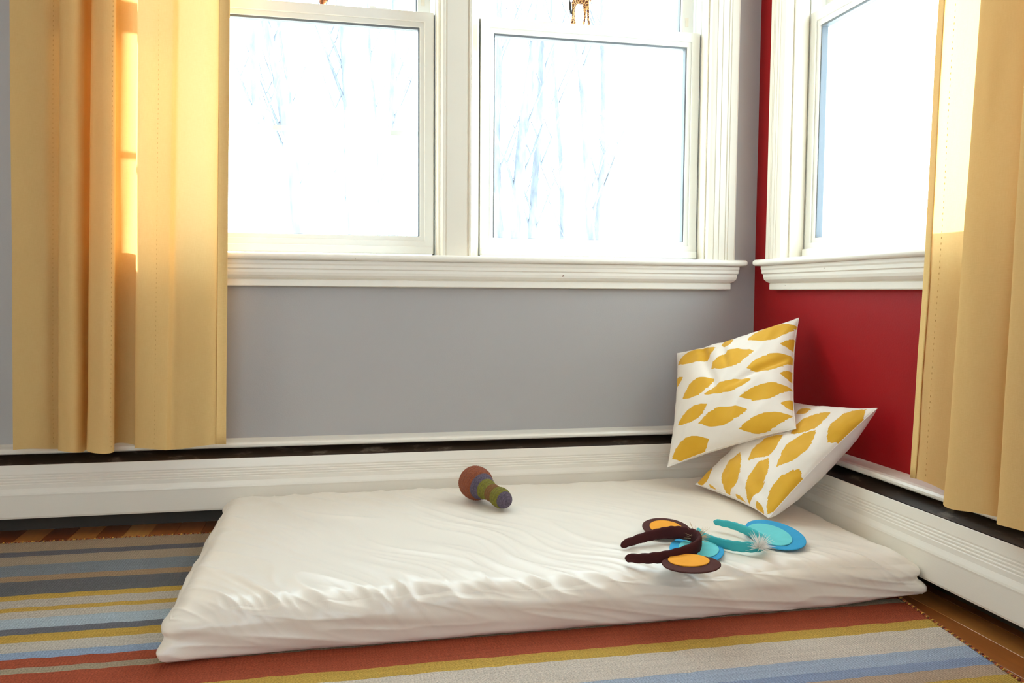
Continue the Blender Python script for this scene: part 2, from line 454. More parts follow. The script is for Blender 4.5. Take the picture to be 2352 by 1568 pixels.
# stools and aprons
def sill(name, Wf, t0, t1, ta0, ta1):
    root = struct(empty(name))
    bm = bmesh.new(); wbox(bm, Wf, t0, t1, -.050, .050, .6605, .6775)
    obj('stool', bm, M_TRIM, root, smooth=True, bevel=.0082, seg=5)
    P = [(0, .6600), (.036, .6600), (.036, .652), (.034, .648), (.034, .640), (.031, .637), (.031, .630), (.029, .623), (.024, .617), (.019, .614), (.0165, .6125), (.018, .6115), (.018, .597), (.016, .595), (0, .595)]
    obj('apron', hprofile(Wf, P, ta0, ta1, .95), M_TRIM, root)
    return root
sill('trim_2', WG, -1.72, -.046, -1.68, -.0665); sill('trim_3', WR, -1.10, -.072, -1.06, -.098)

# ---------------------------------------------------------------- outdoors
ground = struct(obj('ground', BB(-40, 40, .4, 70, -.95, -.9), simple('pale_winter_ground', sl(225, 220, 210), .9, .12, .6)))
def bark_mat():
    N = NT('pale_bark'); v = N.coord('Object', (1, 1, .25))
    c = N.ramp(N.noise(v, 9, 5, .6), [(.3, sl(106, 110, 116)), (.55, sl(138, 142, 150)), (.75, sl(166, 170, 176))])
    return N.done(N.bsdf(c, .9, N.bump(N.noise(v, 30, 4), .5, .01), .2))
M_BARK = bark_mat()
tree_spec = [  # base x, x at 3.9 m, y, radius, branches, label
    (-2.10, -2.21, 9.0, .070, 5, 'bare grey tree farthest left, seen beside the yellow curtain edge'),
    (-1.68, -2.10, 9.2, .075, 6, 'bare tree leaning left with a forked crown, behind the left window'),
    (-1.75, -1.98, 11.0, .035, 4, 'thin bare sapling crossing behind the left-leaning forked tree'),
    (-.94, -1.15, 9.0, .080, 6, 'stout bare tree behind the middle of the left window'),
    (-.52, -.60, 12.0, .030, 4, 'thin bare sapling between the stout tree and the straight trunk'),
    (-.46, -.48, 9.0, .045, 4, 'straight slim bare trunk near the right side of the left window'),
    (1.07, .99, 9.2, .050, 4, 'slim bare tree farthest left behind the right-hand sash of the grey wall'),
    (1.23, 1.46, 9.0, .085, 5, 'stout bare tree leaning right, under the giraffe side of the window'),
    (1.60, 1.63, 9.4, .065, 5, 'upright bare tree directly right of the stout right-leaning one'),
    (2.30, 2.18, 10.5, .035, 4, 'thin pale sapling left of the crossing pair in the right sash'),
    (2.37, 2.08, 9.0, .055, 5, 'bare tree leaning left, first of the crossing pair in the right sash'),
    (2.51, 2.56, 9.3, .045, 5, 'bare upright tree, rightmost seen through the grey wall windows')]
for bx, tx, y, r0, nb, lab in tree_spec:
    slope = (tx - bx) / 2.57; x_at = lambda z: bx + slope * (z - 1.33)
    root = empty('bare_tree', (x_at(-.92), y, -.92))
    ph = rnd.uniform(0, 6); loc = root.location.copy()
    pos = lambda z: Vector((x_at(z) + .05 * math.sin(z * 1.3 + ph), y + .04 * math.cos(z + ph), z))
    bm = bmesh.new(); zs = np.linspace(-.92, 6.5, 16)
    tube(bm, [pos(z) - loc for z in zs], [r0 * (1.05 - .085 * (z + .9)) + .012 for z in zs], 8)
    tk = obj('trunk', bm, M_BARK, root, smooth=True)
    for i in range(nb):
        z = rnd.uniform(1.3, 4.6); s = rnd.choice((-1, 1)); p = pos(z) - loc; L = rnd.uniform(.5, 1.3); q = []
        for j in range(7):
            q.append(p + Vector((s * L * .45 * j / 6, rnd.uniform(-.05, .05), L * j / 6 + .03 * j)))
        bm = bmesh.new(); tube(bm, q, [max(.004, r0 * .32 * (1 - j / 7)) for j in range(7)], 6)
        e = q[3]; tube(bm, [e, e + Vector((-s * .12, .05, .3)), e + Vector((-s * .2, .08, .7))], [r0 * .14, r0 * .1, .003], 5)
        obj('branch', bm, M_BARK, root, smooth=True)
    tag(root, lab, 'tree', 'bare winter trees outside')
bm = bmesh.new()
for i in range(70):
    x = rnd.uniform(-2.6, 3.0); y = rnd.uniform(12.5, 15); h = rnd.uniform(1.6, 3.4); a = rnd.uniform(-.35, .35)
    pts = [Vector((x + a * t * t * h, y, -.9 + (h + .6) * t)) for t in (0, .35, .7, 1)]
    tube(bm, pts, [.012, .009, .006, .003], 4, False)
br = obj('brushwood', bm, M_BARK); br['kind'] = 'stuff'; tag(br, 'faint leafless brushwood low behind the two grey wall windows', 'brush')

# ---------------------------------------------------------------- baseboard heaters
def heater(name, Wf, t0, t1, label):
    root = empty(name, Wf((t0 + t1) / 2, .04, 0)); inv = Matrix.Translation(-root.location)
    def part(n, bm, m, **k):
        o = obj(n, bm, m, root, **k); o.matrix_parent_inverse = inv; return o
    part('top_cap', hprofile(Wf, [(0, .2095), (.040, .2075), (.048, .2055), (.0515, .201), (.0515, .1965), (.049, .1935), (.044, .1925), (.044, .1945), (.040, .204), (0, .2055)], t0, t1), M_HEATER)
    P = [(.078, .1735), (.0795, .1738), (.0808, .1728), (.0842, .1535)]
    z = .152
    for i in range(4):
        d = .0843 + (.152 - z) * .17
        P += [(d, z), (d - .0009, z - .0012), (d - .0009, z - .0030), (d + .0008, z - .0042)]; z -= .0061
    P += [(.0885, .120), (.0925, .110), (.0932, .106), (.0925, .102), (.0900, .054), (.0885, .0495), (.083, .0485), (.070, .0500), (.070, .0510), (.083, .0497), (.0870, .0510), (.0885, .056), (.0905, .104), (.078, .172)]
    part('front_panel', hprofile(Wf, P, t0, t1), M_HEATER)
    part('back_plate', hprofile(Wf, [(0, 0), (.004, 0), (.004, .204), (0, .204)], t0, t1), M_DARK)
    part('damper', hprofile(Wf, [(.012, .194), (.014, .1955), (.060, .168), (.0595, .166), (.056, .1655)], t0, t1), M_DAMPER)
    bm = bmesh.new(); wbox(bm, Wf, t0, t1, .018, .068, .075, .13); part('fin_element', bm, M_DARK)
    tag(root, label, 'heater')
heater('baseboard_heater', WG, -3.3, -.001, 'long cream baseboard heater under the grey wall behind the mattress')
heater('baseboard_heater', WR, -2.6, -.0945, 'cream baseboard heater along the red wall at the mattress end')

# ---------------------------------------------------------------- rug
def rug_mat():
    N = NT('striped_wool')
    S = [(-.130, (150, 128, 104)), (-.205, (92, 90, 94)), (-.235, (152, 136, 116)), (-.298, (116, 122, 128)), (-.371, (150, 124, 96)), (-.400, (92, 92, 94)), (-.479, (178, 144, 66)), (-.508, (170, 160, 148)), (-.549, (178, 144, 66)), (-.569, (176, 166, 152)), (-.600, (156, 168, 176)), (-.646, (98, 98, 104)), (-.672, (178, 144, 66)), (-.710, (178, 170, 158)), (-.746, (134, 150, 172)), (-.777, (152, 74, 50)), (-.806, (152, 138, 116)), (-.830, (154, 74, 50)), (-.906, (178, 144, 66)), (-.938, (190, 178, 164)), (-1.012, (150, 160, 176)), (-1.050, (128, 140, 164)), (-1.082, (166, 142, 120)), (-1.112, (178, 144, 66)), (-1.17, (176, 166, 152)), (-1.25, (152, 74, 50)), (-1.32, (110, 116, 124)), (-1.42, (178, 144, 66)), (-1.5, (176, 166, 152)), (-1.7, (150, 160, 176))]
    tc = N.n('TexCoord'); sp = N.n('SeparateXYZ'); N.L(tc.outputs['Object'], sp.inputs[0])
    v = N.coord('Object'); wob = N.math('MULTIPLY', N.math('SUBTRACT', N.noise(N.coord('Object', (6, 1, 1)), 4, 2), .5), .008)
    y = N.math('ADD', sp.outputs[1], wob)
    f = N.math('DIVIDE', N.math('MULTIPLY', N.math('ADD', y, .12), -1.0), 1.7)
    c = N.ramp(f, [(max(0, (-p - .12) / 1.7), sl(*[min(255, q * 1.0) for q in k])) for p, k in S], 'CONSTANT')
    fleck = N.noise(N.coord('Object', (1, 2.2, 1)), 340, 2, .7); streak = N.noise(N.coord('Object', (5, 90, 1)), 1.6, 3)
    c = N.mix(N.math('MULTIPLY', N.math('SUBTRACT', fleck, .35, True), 1.1, True), scl((1, 1, 1), 0), c) if False else c
    k = N.math('ADD', N.math('MULTIPLY', fleck, 2.3), N.math('MULTIPLY', streak, .4))
    sc = N.n('VectorMath'); sc.operation = 'SCALE'; N.L(c, sc.inputs[0]); N.L(N.math('ADD', k, -.30), sc.inputs[3])
    wv = N.n('TexWave'); wv.bands_direction = 'X'; wv.inputs['Scale'].default_value = 62; wv.inputs['Distortion'].default_value = .4; N.L(v, wv.inputs['Vector'])
    h = N.math('ADD', N.math('MULTIPLY', wv.outputs[1], .8), fleck)
    return N.done(N.bsdf(sc.outputs[0], .9, N.bump(h, .5, .0016), .15))
M_RUG = rug_mat()
RT = .006
rug = empty('striped_rug', (-1.5, -1.3, 0))
def rug_edge(y): return -.122 - .14 * (-.83 - y)          # right border, slightly askew to the wall
ys = np.concatenate([np.linspace(-.133, -.16, 4), np.linspace(-.2, -2.6, 60)]); P = np.zeros((len(ys), 60, 3))
for i, y in enumerate(ys):
    xr = rug_edge(y) if y < -.5 else rug_edge(-.5)
    xs = np.linspace(-3.1, xr, 60); P[i, :, 0] = xs; P[i, :, 1] = y
    P[i, :, 2] = RT + .0008 * perlin(xs * 5, np.full(60, y * 5))
top = obj('woven_field', grid_mesh('woven_field', P), M_RUG, rug); top.matrix_parent_inverse = Matrix.Translation(-rug.location)
bm = bmesh.new()
out = [(P[0, 0], P[0, -1])] + [(P[i, -1], P[i + 1, -1]) for i in range(len(ys) - 1)]
for a, b in out:
    a = Vector(a); b = Vector(b)
    bm.faces.new([bm.verts.new(v) for v in (a, b, Vector((b.x, b.y, .0004)), Vector((a.x, a.y, .0004)))])
sd = obj('rug_side', bm, M_RUG, rug); sd.matrix_parent_inverse = Matrix.Translation(-rug.location)
STCOL = [simple('edge_yarn_rust', sl(170, 84, 44), .9, .2, 60), simple('edge_yarn_gold', sl(214, 160, 74), .9, .2, 60), simple('edge_yarn_brown', sl(120, 62, 40), .9, .2, 60)]
for ci, m in enumerate(STCOL):
    bm = bmesh.new(); rr = random.Random(ci)
    def stitch(p, d, n):
        q = [p - d * .004 + Vector((0, 0, .0012)), p - d * .001 + Vector((0, 0, .0022)) + n * rr.uniform(-.002, .002), p + d * .0035 + n * rr.uniform(-.003, .003), p + d * .005 - Vector((0, 0, .004))]
        tube(bm, q, [.0011, .0014, .0013, .0009], 5)
    for i in range(420):
        if i % 3 == ci:
            x = -3.05 + (rug_edge(-.5) + 3.05) * i / 420 + rr.uniform(-.002, .002); stitch(Vector((x, -.133, RT)), Vector((0, 1, 0)), Vector((1, 0, 0)))
    for i in range(330):
        if i % 3 == ci:
            y = -.14 - 1.6 * i / 330; xr = rug_edge(y) if y < -.5 else rug_edge(-.5); stitch(Vector((xr, y, RT)), Vector((1, .1, 0)), Vector((0, 1, 0)))
    o = obj('edge_stitching', bm, m, rug, smooth=True); o['kind'] = 'stuff'; o.matrix_parent_inverse = Matrix.Translation(-rug.location)
tag(rug, 'flat-woven rug striped in grey, blue, mustard and rust under the mattress', 'rug')

# ---------------------------------------------------------------- mattress
MX0, MX1, MY0, MY1, MZ = -1.430, -.103, -.838, -.118, .094
def mattress():
    root = empty('crib_mattress', ((MX0 + MX1) / 2, (MY0 + MY1) / 2, RT)); inv = Matrix.Translation(-root.location)
    cx, cy = (MX0 + MX1) / 2, (MY0 + MY1) / 2; hx, hy = (MX1 - MX0) / 2, (MY1 - MY0) / 2; hz = (MZ - RT - .0015) / 2; zc = RT + .0015 + hz
    def face(n, m, fn):
        a = np.linspace(-1, 1, n); b = np.linspace(-1, 1, m); A, Bm = np.meshgrid(a, b, indexing='ij'); return fn(A, Bm)
    # each face of a box, rounded and displaced by the same field so that the seams agree
    def shape(X, Y, Z):                                 # in -1..1 box coordinates
        sm = np.clip((Z + .6) / 1.0, 0, 1); r = (.012 + .024 * sm * sm * (3 - 2 * sm))[..., None]
        p = np.stack([X * hx, Y * hy, Z * hz], -1); lim = np.concatenate([hx - r, hy - r, hz - r], -1)
        q = np.clip(p, -lim, lim); d = p - q; l = np.linalg.norm(d, axis=-1, keepdims=True)
        n = np.where(l > 1e-9, d / np.maximum(l, 1e-9), 0); res = q + n * np.minimum(l, r)
        # box faces are at r from lim: normal for flat parts
        wx, wy, wz = res[..., 0] + cx, res[..., 1] + cy, res[..., 2] + zc
        top = np.clip((Z - .2) / .7, 0, 1); top = top * top * (3 - 2 * top)
        front = np.clip((-res[..., 1] - (hy - .20)) / .20, 0, 1); left = np.clip((-res[..., 0] - (hx - .18)) / .18, 0, 1)
        back = np.clip((res[..., 1] - (hy - .14)) / .14, 0, 1); right = np.clip((res[..., 0] - (hx - .12)) / .12, 0, 1)
        # long slack folds running from back left to front right, gathers near the edges
        s = wx * .62 - wy * .79; t = wx * .79 + wy * .62                # s across the folds, t along
        s2 = wx * .86 + wy * .5 ; t2 = -wx * .5 + wy * .86
        warp = .045 * perlin(wx * 5, wy * 5, 9)
        al = wx * .60 - wy * .80; ac = wx * .80 + wy * .60          # along and across the slack folds
        rid = lambda n, k: np.exp(-np.abs(n) * k)
        leftside = np.clip((-.50 - wx) / .6, 0, 1)
        z = (.0015 + .0062 * leftside) * (rid(perlin((al + warp) * 1.5, (ac + warp * .9) * 10, 1), 5) - .3) * (1 - .4 * back)
        z = z + (.0008 + .0022 * leftside) * (rid(perlin((al + warp * .6) * 2.6, (ac + warp * .8) * 22, 12), 4) - .3) + .0030 * perlin(wx * 5, wy * 6, 2)
        dep = np.clip(zc + hz - wz, 0, 1); wyu = wy - 1.2 * dep                     # gathers run on over the edge and down the front
        alu = wx * .60 - wyu * .80; acu = wx * .80 + wyu * .60
        g1 = rid(perlin((alu + warp * .5) * 2.2, (acu + warp * .5) * 13, 5), 4.0) - .35
        g2 = rid(perlin((alu + warp * .5) * 3.5, (acu + warp * .5) * 30, 3), 4) - .35
        gather = front ** 1.2 * (.0080 * g1 + .0026 * g2) * np.exp(-(dep / .042) ** 2)
        z = z + left * .0028 * perlin(wy * 24, wx * 4, 4) + back * .0022 * perlin((wx - wy) * 26, wy * 5, 6) + right * .003 * perlin(wy * 20, wx * 5, 7)
        dome = .006 * (1 - (res[..., 0] / hx) ** 2) * (1 - (res[..., 1] / hy) ** 2)
        edge = np.maximum(np.clip((np.abs(res[..., 0]) - (hx - .10)) / .10, 0, 1), np.clip((np.abs(res[..., 1]) - (hy - .09)) / .09, 0, 1))
        o = res + n * gather[..., None]
        o[..., 2] += top * (z + dome - .003 * edge ** 2)
        # slack sides: bulge below, pinch at the middle seam, wavy outline
        side = 1 - np.clip((np.abs(Z) - .75) / .25, 0, 1) * .0
        bul = .006 * np.cos((Z - .1) * math.pi / 2.2) + .004 * perlin(wx * 9 + Z * 1.2, Z * 1.2 + 5 * wy, 8) + .0025 * (rid(perlin(wx * 8 + Z * 1.6, Z * .8 + wy * 8, 15), 5) - .3)
        ny = np.where(np.abs(Y) > .999, np.sign(Y), 0.) ; nx = np.where(np.abs(X) > .999, np.sign(X), 0.)
        wob = .004 * perlin(wx * 7, wy * 7, 11)
        o[..., 1] += (bul + wob) * np.clip((np.abs(res[..., 1]) - (hy - .05)) / .05, 0, 1) * np.sign(Y)
        o[..., 0] += (bul + wob) * np.clip((np.abs(res[..., 0]) - (hx - .05)) / .05, 0, 1) * np.sign(X)
        # pinched corners
        cr = np.clip((np.abs(res[..., 0]) - (hx - .07)) / .07, 0, 1) * np.clip((np.abs(res[..., 1]) - (hy - .07)) / .07, 0, 1)
        o[..., 0] += np.sign(X) * .010 * cr * (1 - .9 * np.exp(-((Z + .1) / .25) ** 2)); o[..., 1] += np.sign(Y) * .010 * cr * (1 - .9 * np.exp(-((Z + .1) / .25) ** 2))
        # the underside of the end by the red wall lifts a little
        lift = np.clip((res[..., 0] - (hx - .22)) / .22, 0, 1) ** 2 * np.clip(.3 - Z, 0, 1.3)
        o[..., 2] += .012 * lift
        o[..., 0] += cx; o[..., 1] += cy; o[..., 2] += zc
        return o
    def cl(n, e):                                       # denser towards the ends
        a = np.linspace(-1, 1, n); return np.sign(a) * (1 - (1 - np.abs(a)) ** e) if e != 1 else a
    ax, ay, az = cl(420, 1.35), cl(260, 1.35), cl(44, 1.0)
    verts = []; faces = []
    def add(X, Y, Z, flip):
        Q = shape(X, Y, Z); n, m, _ = Q.shape; base = sum(len(v) for v in verts); verts.append(Q.reshape(-1, 3))
        idx = np.arange(n * m).reshape(n, m) + base; q = np.stack([idx[:-1, :-1], idx[1:, :-1], idx[1:, 1:], idx[:-1, 1:]], -1).reshape(-1, 4)
        faces.append(q[:, ::-1] if flip else q)
    A, Bm = np.meshgrid(ax, ay, indexing='ij'); add(A, Bm, np.ones_like(A), False); add(A, Bm, -np.ones_like(A), True)
    A, Bm = np.meshgrid(ax, az, indexing='ij'); add(A, -np.ones_like(A), Bm, False); add(A, np.ones_like(A), Bm, True)
    A, Bm = np.meshgrid(ay, az, indexing='ij'); add(np.ones_like(A), A, Bm, False); add(-np.ones_like(A), A, Bm, True)
    me = bpy.data.meshes.new('cover'); me.from_pydata(np.concatenate(verts).tolist(), [], np.concatenate(faces).tolist())
    bm = bmesh.new(); bm.from_mesh(me); bmesh.ops.remove_doubles(bm, verts=bm.verts[:], dist=2e-4)
    o = obj('cover', bm, M_MATT, root, smooth=True); o.matrix_parent_inverse = inv
    # folded cloth point at the front corner by the red wall, and a small one at the front left
    for (ox, oy, oz), tip, nm in (((MX1 - .020, MY0 + .012, .052), (MX1 + .008, MY0 - .010, .026), 'corner_fold'),):
        bm = bmesh.new(); T = Vector(tip); C0 = Vector((ox, oy, oz)); sgn = 1 if ox > -.8 else -1
        R1 = [C0 + Vector((sgn * .016, .03, .004)), C0 + Vector((sgn * .018, 0, .012)), C0 + Vector((-sgn * .03, -.014, .006)), C0 + Vector((-sgn * .05, -.012, -.022)), C0 + Vector((0, .02, -.03))]
        R2 = [p.lerp(T, .55) + Vector((0, 0, .001)) for p in R1]; R3 = [p.lerp(T, .92) for p in R1]
        vs = [[bm.verts.new(p) for p in R] for R in (R1, R2, R3)]
        for u, w in zip(vs, vs[1:]):
            for i in range(5): bm.faces.new((u[i], u[(i + 1) % 5], w[(i + 1) % 5], w[i]))
        bm.faces.new(vs[0]); bm.faces.new(vs[2])
        bmesh.ops.subdivide_edges(bm, edges=bm.edges[:], cuts=1, smooth=.5, use_grid_fill=True)
        f = obj(nm, bm, M_MATT, root, smooth=True); f.matrix_parent_inverse = inv
    global TOPV; TOPV = np.concatenate(verts)
    return tag(root, 'thin cream crib mattress with wrinkled cotton cover lying on the striped rug', 'mattress')
mattress()
def top_z(x0, x1, y0, y1): return float(TOPV[(TOPV[:, 0] > x0) & (TOPV[:, 0] < x1) & (TOPV[:, 1] > y0) & (TOPV[:, 1] < y1), 2].max())
TOPZ = top_z(-.66, -.28, -.79, -.62) - .0005

# ---------------------------------------------------------------- pillows
def pillow(name, C, spots, rot, T, Tb, seed, label, crease):
    TL, TR, BL, BR = [np.array(c, float) for c in C]; n = 72
    cen = (TL + TR + BL + BR) / 4
    Uv = ((TR - TL) + (BR - BL)) / 2; Vv = ((BL - TL) + (BR - TR)) / 2; nrm = np.cross(Vv, Uv); nrm /= np.linalg.norm(nrm)
    a = np.linspace(-1, 1, n); a = np.sign(a) * (1 - (1 - np.abs(a)) ** 1.25); u, v = np.meshgrid(a, a, indexing='ij')
    pin = .07
    us = u * (1 - pin * (1 - v ** 2)); vs = v * (1 - pin * (1 - u ** 2))
    p = us * .5 + .5; q = vs * .5 + .5
    base = TL * ((1 - p) * (1 - q))[..., None] + TR * (p * (1 - q))[..., None] + BL * ((1 - p) * q)[..., None] + BR * (p * q)[..., None]
    h = ((1 - u ** 2) * (1 - v ** 2)) ** .52
    wr = .0036 * perlin(u * 2.6 + seed, v * 2.6, seed) + .0034 * (1 - 2 * np.abs(perlin((u + v * .5) * 3.2, (v - u * .3) * 1.3 + seed, seed + 1)))
    rim = np.maximum(np.abs(u), np.abs(v)) ** 6
    wr = wr + .0028 * rim * perlin(u * 8, v * 8, seed + 2)
    for (c0, dirx, diry, w, dep, ln) in crease:
        s = (u - c0[0]) * diry - (v - c0[1]) * dirx; t = (u - c0[0]) * dirx + (v - c0[1]) * diry
        wr = wr - dep * np.exp(-(s / w) ** 2) * np.exp(-(t / ln) ** 4)
    fade = np.clip(h * 2.5, 0, 1)
    root = empty(name, tuple(cen)); inv = Matrix.Translation(-root.location)
    uv = np.stack([p, q], -1)
    F = base + nrm * (T * h + wr * fade)[..., None]
    Bk = base - nrm * (Tb * ((1 - u ** 2) * (1 - v ** 2)) ** .44 + .5 * wr * fade)[..., None]
    f = obj('front_panel', grid_mesh('front_panel', F, uv, True), spots_mat(name + '_ikat', spots, rot), root); f.matrix_parent_inverse = inv
    b = obj('back_panel', grid_mesh('back_panel', Bk, uv), M_PWHITE, root); b.matrix_parent_inverse = inv
    per = [base[i, 0] for i in range(n)] + [base[-1, i] for i in range(1, n)] + [base[i, -1] for i in range(n - 2, -1, -1)] + [base[0, i] for i in range(n - 2, 0, -1)]
    bm = bmesh.new(); tube(bm, [tuple(x) for x in per] + [tuple(per[0])], .0011, 6)
    s = obj('edge_seam', bm, M_PWHITE, root, smooth=True); s.matrix_parent_inverse = inv
    return tag(root, label, 'pillow', 'yellow leaf print throw pillows')
spA = [(0.823, 0.123, 5.418, -1.632, 1.81, 10.981), (1.03, 0.279, 7.836, -1.195, -0.783, 14.835), (0.547, 0.315, 5.5, -2.067, 1.066, 11.43), (0.214, 0.138, 5.499, -2.914, 0.34, 10.689), (0.841, 0.431, 6.12, -0.965, 2.202, 12.642), (0.015, 0.315, 9.138, -5.916, 0.972, 21.14), (0.281, 0.487, 6.078, -4.032, 3.969, 11.837), (0.537, 0.571, 5.343, -1.612, 0.885, 19.394), (0.81, 0.683, 5.849, -0.43, 0.697, 15.544), (1.0, 0.57, 10.799, -0.008, -4.706, 18.093), (0.248, 0.701, 6.424, -4.241, 4.341, 16.048), (0.497, 0.793, 5.238, -1.072, -0.051, 14.691), (0.801, 0.909, 5.452, -0.03, 0.712, 16.501), (.985, 0.81, 13.724, 0.695, -5.468, 24.58), (0.21, 0.936, 5.806, -2.271, 1.838, 13.249), (0.506, 0.994, 8.117, -2.085, -1.317, 36.054), (0.473, 0.097, 17.588, -9.156, 3.563, 13.983)]
spB = [(0.805, 0.925, 5.882, 1.975, 0.007, 10.308), (0.736, 0.668, 6.256, 2.833, -3.509, 10.197), (0.505, 0.773, 5.378, 1.419, -0.49, 11.195), (0.441, 0.505, 6.384, 2.041, -3.528, 9.096), (0.181, 0.371, -5.861, 0.308, -4.268, -8.414), (0.199, 0.676, -5.717, 0.315, -3.466, -10.591), (0.201, 0.945, -5.413, -0.329, -1.593, -11.751), (0.495, 1.049, 8.409, 2.364, -0.753, 16.673), (0.117, 0.009, -8.744, -0.924, -3.778, -8.773), (-0.01, 0.307, -5.808, 5.851, -29.993, -11.983), (0.009, 0.662, -4.497, 6.964, -33.157, -11.694), (0.024, 0.878, -16.794, 6.138, -32.722, -19.5), (0.845, 0.455, 16.28, 9.567, -13.407, 9.32)]
pillow('throw_pillow', ((-.259, -.06, .419), (-.03, -.285, .524), (-.361, -.25, .148), (-.1605, -.50, .281)), spA, .25, .048, .050, 3,
       'upper white throw pillow with yellow leaf spots leaning into the room corner', [((-.35, -.5), .35, .94, .07, .014, .6), ((-.1, -.75), .3, .95, .05, .007, .5), ((.6, -.05), .93, -.36, .05, .008, .5)])
pillow('throw_pillow', ((-.304, -.292, .112), (-.075, -.310, .318), (-.277, -.597, .110), (-.03, -.602, .339)), spB, .1, .035, .078, 5,
       'lower white throw pillow with yellow leaf spots resting on the mattress against the red wall', [((.9, .9), .7, -.7, .06, .005, .3)])

# ---------------------------------------------------------------- curtains
def curtain(name, rows, Wf, zt, zb, label, hem_side, seams):
    """rows: (t at the top reference, t at the bottom reference, d); reference heights 1.25 and .21"""
    nz = 70; top = catmull([(a, d) for a, b, d in rows], 8); bot = catmull([(b, d) for a, b, d in rows], 8); m = len(top)
    zz = np.linspace(zt, zb, nz); P = np.zeros((nz, m, 3)); uv = np.zeros((nz, m, 2))
    L = np.concatenate([[0], np.cumsum(np.linalg.norm(np.diff(bot, axis=0), axis=1))])
    for i, z in enumerate(zz):
        k = (z - .21) / 1.04; kk = min(k, 1.25)
        t = bot[:, 0] + (top[:, 0] - bot[:, 0]) * kk; d = bot[:, 1] + (top[:, 1] - bot[:, 1]) * min(k, 1)
        d = d + .004 * perlin(L * 6, np.full(m, z * 2.2), 21) + .0012 * perlin(L * 40, np.full(m, z * 6), 22)
        flare = max(0, (.32 - z) / .12); d = d + flare * .004 * np.sin(L * 55)
        zb_off = (.004 * np.sin(L * 40)) * max(0, 1 - (z - zb) / .08)
        for j in range(m): P[i, j] = Wf(t[j], d[j], z + zb_off[j])
        uv[i, :, 0] = L; uv[i, :, 1] = z
    root = empty(name, tuple(P[-1].mean(0))); inv = Matrix.Translation(-root.location)
    o = obj('panel', grid_mesh('panel', P, uv), M_LINEN, root); o.matrix_parent_inverse = inv
    # side hem: the doubled edge, laid just proud of the panel
    sel = np.where(L > L[-1] - .026)[0] if hem_side == 'end' else np.where(L < .026)[0]
    nrm = np.zeros_like(P)
    du = np.gradient(P, axis=1); dv = np.gradient(P, axis=0); nn = np.cross(du, dv); nn /= np.linalg.norm(nn, axis=-1, keepdims=True)
    inward = np.array(Wf(0, 1, 0)) - np.array(Wf(0, 0, 0))
    sg = np.sign((nn @ inward).mean())
    H1 = P[:, sel] + sg * nn[:, sel] * .0016; H1[:, :, 2] += .0007 * np.sin(zz * 330)[:, None] * 0
    h = obj('side_hem', grid_mesh('side_hem', H1, uv[:, sel]), M_HEM, root); h.matrix_parent_inverse = inv
    sm = h.modifiers.new('thick', 'SOLIDIFY'); sm.thickness = .0012; sm.offset = 0
    for s in seams:
        j = int(np.argmin(np.abs(L - s * L[-1]))); bm = bmesh.new()
        line = P[:, j] + sg * nn[:, j] * .0012
        fine = np.stack([np.interp(np.linspace(0, nz - 1, nz * 5), np.arange(nz), line[:, c]) for c in range(3)], 1)
        for i in range(0, len(fine) - 2, 2): tube(bm, [tuple(fine[i]), tuple(fine[i] * .35 + fine[i + 1] * .65)], .0005, 4)
        q = obj('seam_stitching', bm, M_STITCH, root); q.matrix_parent_inverse = inv
    return tag(root, label, 'curtain', 'golden linen curtains')
cl_rows = [(-1.8824, -1.9028, 0.095), (-1.8458, -1.867, 0.104), (-1.8109, -1.8329, 0.102), (-1.7902, -1.8172, 0.088), (-1.772, -1.8004, 0.076), (-1.7667, -1.7949, 0.1), (-1.7694, -1.7974, 0.13), (-1.7557, -1.7823, 0.155), (-1.7314, -1.7591, 0.16), (-1.7181, -1.7466, 0.138), (-1.7173, -1.7469, 0.105), (-1.7139, -1.7425, 0.084), (-1.7046, -1.7329, 0.098), (-1.7039, -1.7366, 0.128), (-1.6904, -1.7234, 0.155), (-1.669, -1.695, 0.162), (-1.6523, -1.6798, 0.15), (-1.653, -1.6788, 0.125), (-1.6658, -1.6912, 0.095), (-1.6708, -1.6926, 0.075), (-1.6632, -1.6848, 0.06), (-1.6391, -1.6639, 0.058), (-1.6155, -1.6416, 0.07), (-1.6102, -1.636, 0.09), (-1.6101, -1.6366, 0.12), (-1.5979, -1.624, 0.142), (-1.5725, -1.6005, 0.15), (-1.535, -1.5659, 0.144), (-1.5268, -1.5595, 0.138), (-1.5196, -1.5522, 0.126), (-1.5025, -1.5289, 0.127), (-1.4646, -1.486, 0.128), (-1.4445, -1.4654, 0.122), (-1.4337, -1.4553, 0.11), (-1.4237, -1.4461, 0.105), (-1.4122, -1.4352, 0.104)]
curtain('window_curtain', cl_rows, WG, 2.12, .213, 'golden linen curtain hanging at the grey wall on the left', 'end', (.10, .50, .80))
cr_b = [(-.777, .078), (-.81, .085), (-.85, .088), (-.89, .085), (-.925, .085), (-.950, .095), (-.945, .115), (-.933, .135), (-.943, .155), (-.98, .165), (-1.03, .16), (-1.065, .135), (-1.082, .112), (-1.09, .125), (-1.075, .145), (-1.085, .165), (-1.13, .17), (-1.2, .15), (-1.25, .12), (-1.3, .14), (-1.36, .15)]
cr_rows = [(t - (.012 if 4 <= i < 10 else 0) - (.032 if i < 4 else .045 if i < 12 else .02), t - (.012 if 4 <= i < 10 else 0), d) for i, (t, d) in enumerate(cr_b)]
curtain('window_curtain', cr_rows, WR, 2.12, .230, 'golden linen curtain hanging at the red wall on the right', 'start', (.07,))

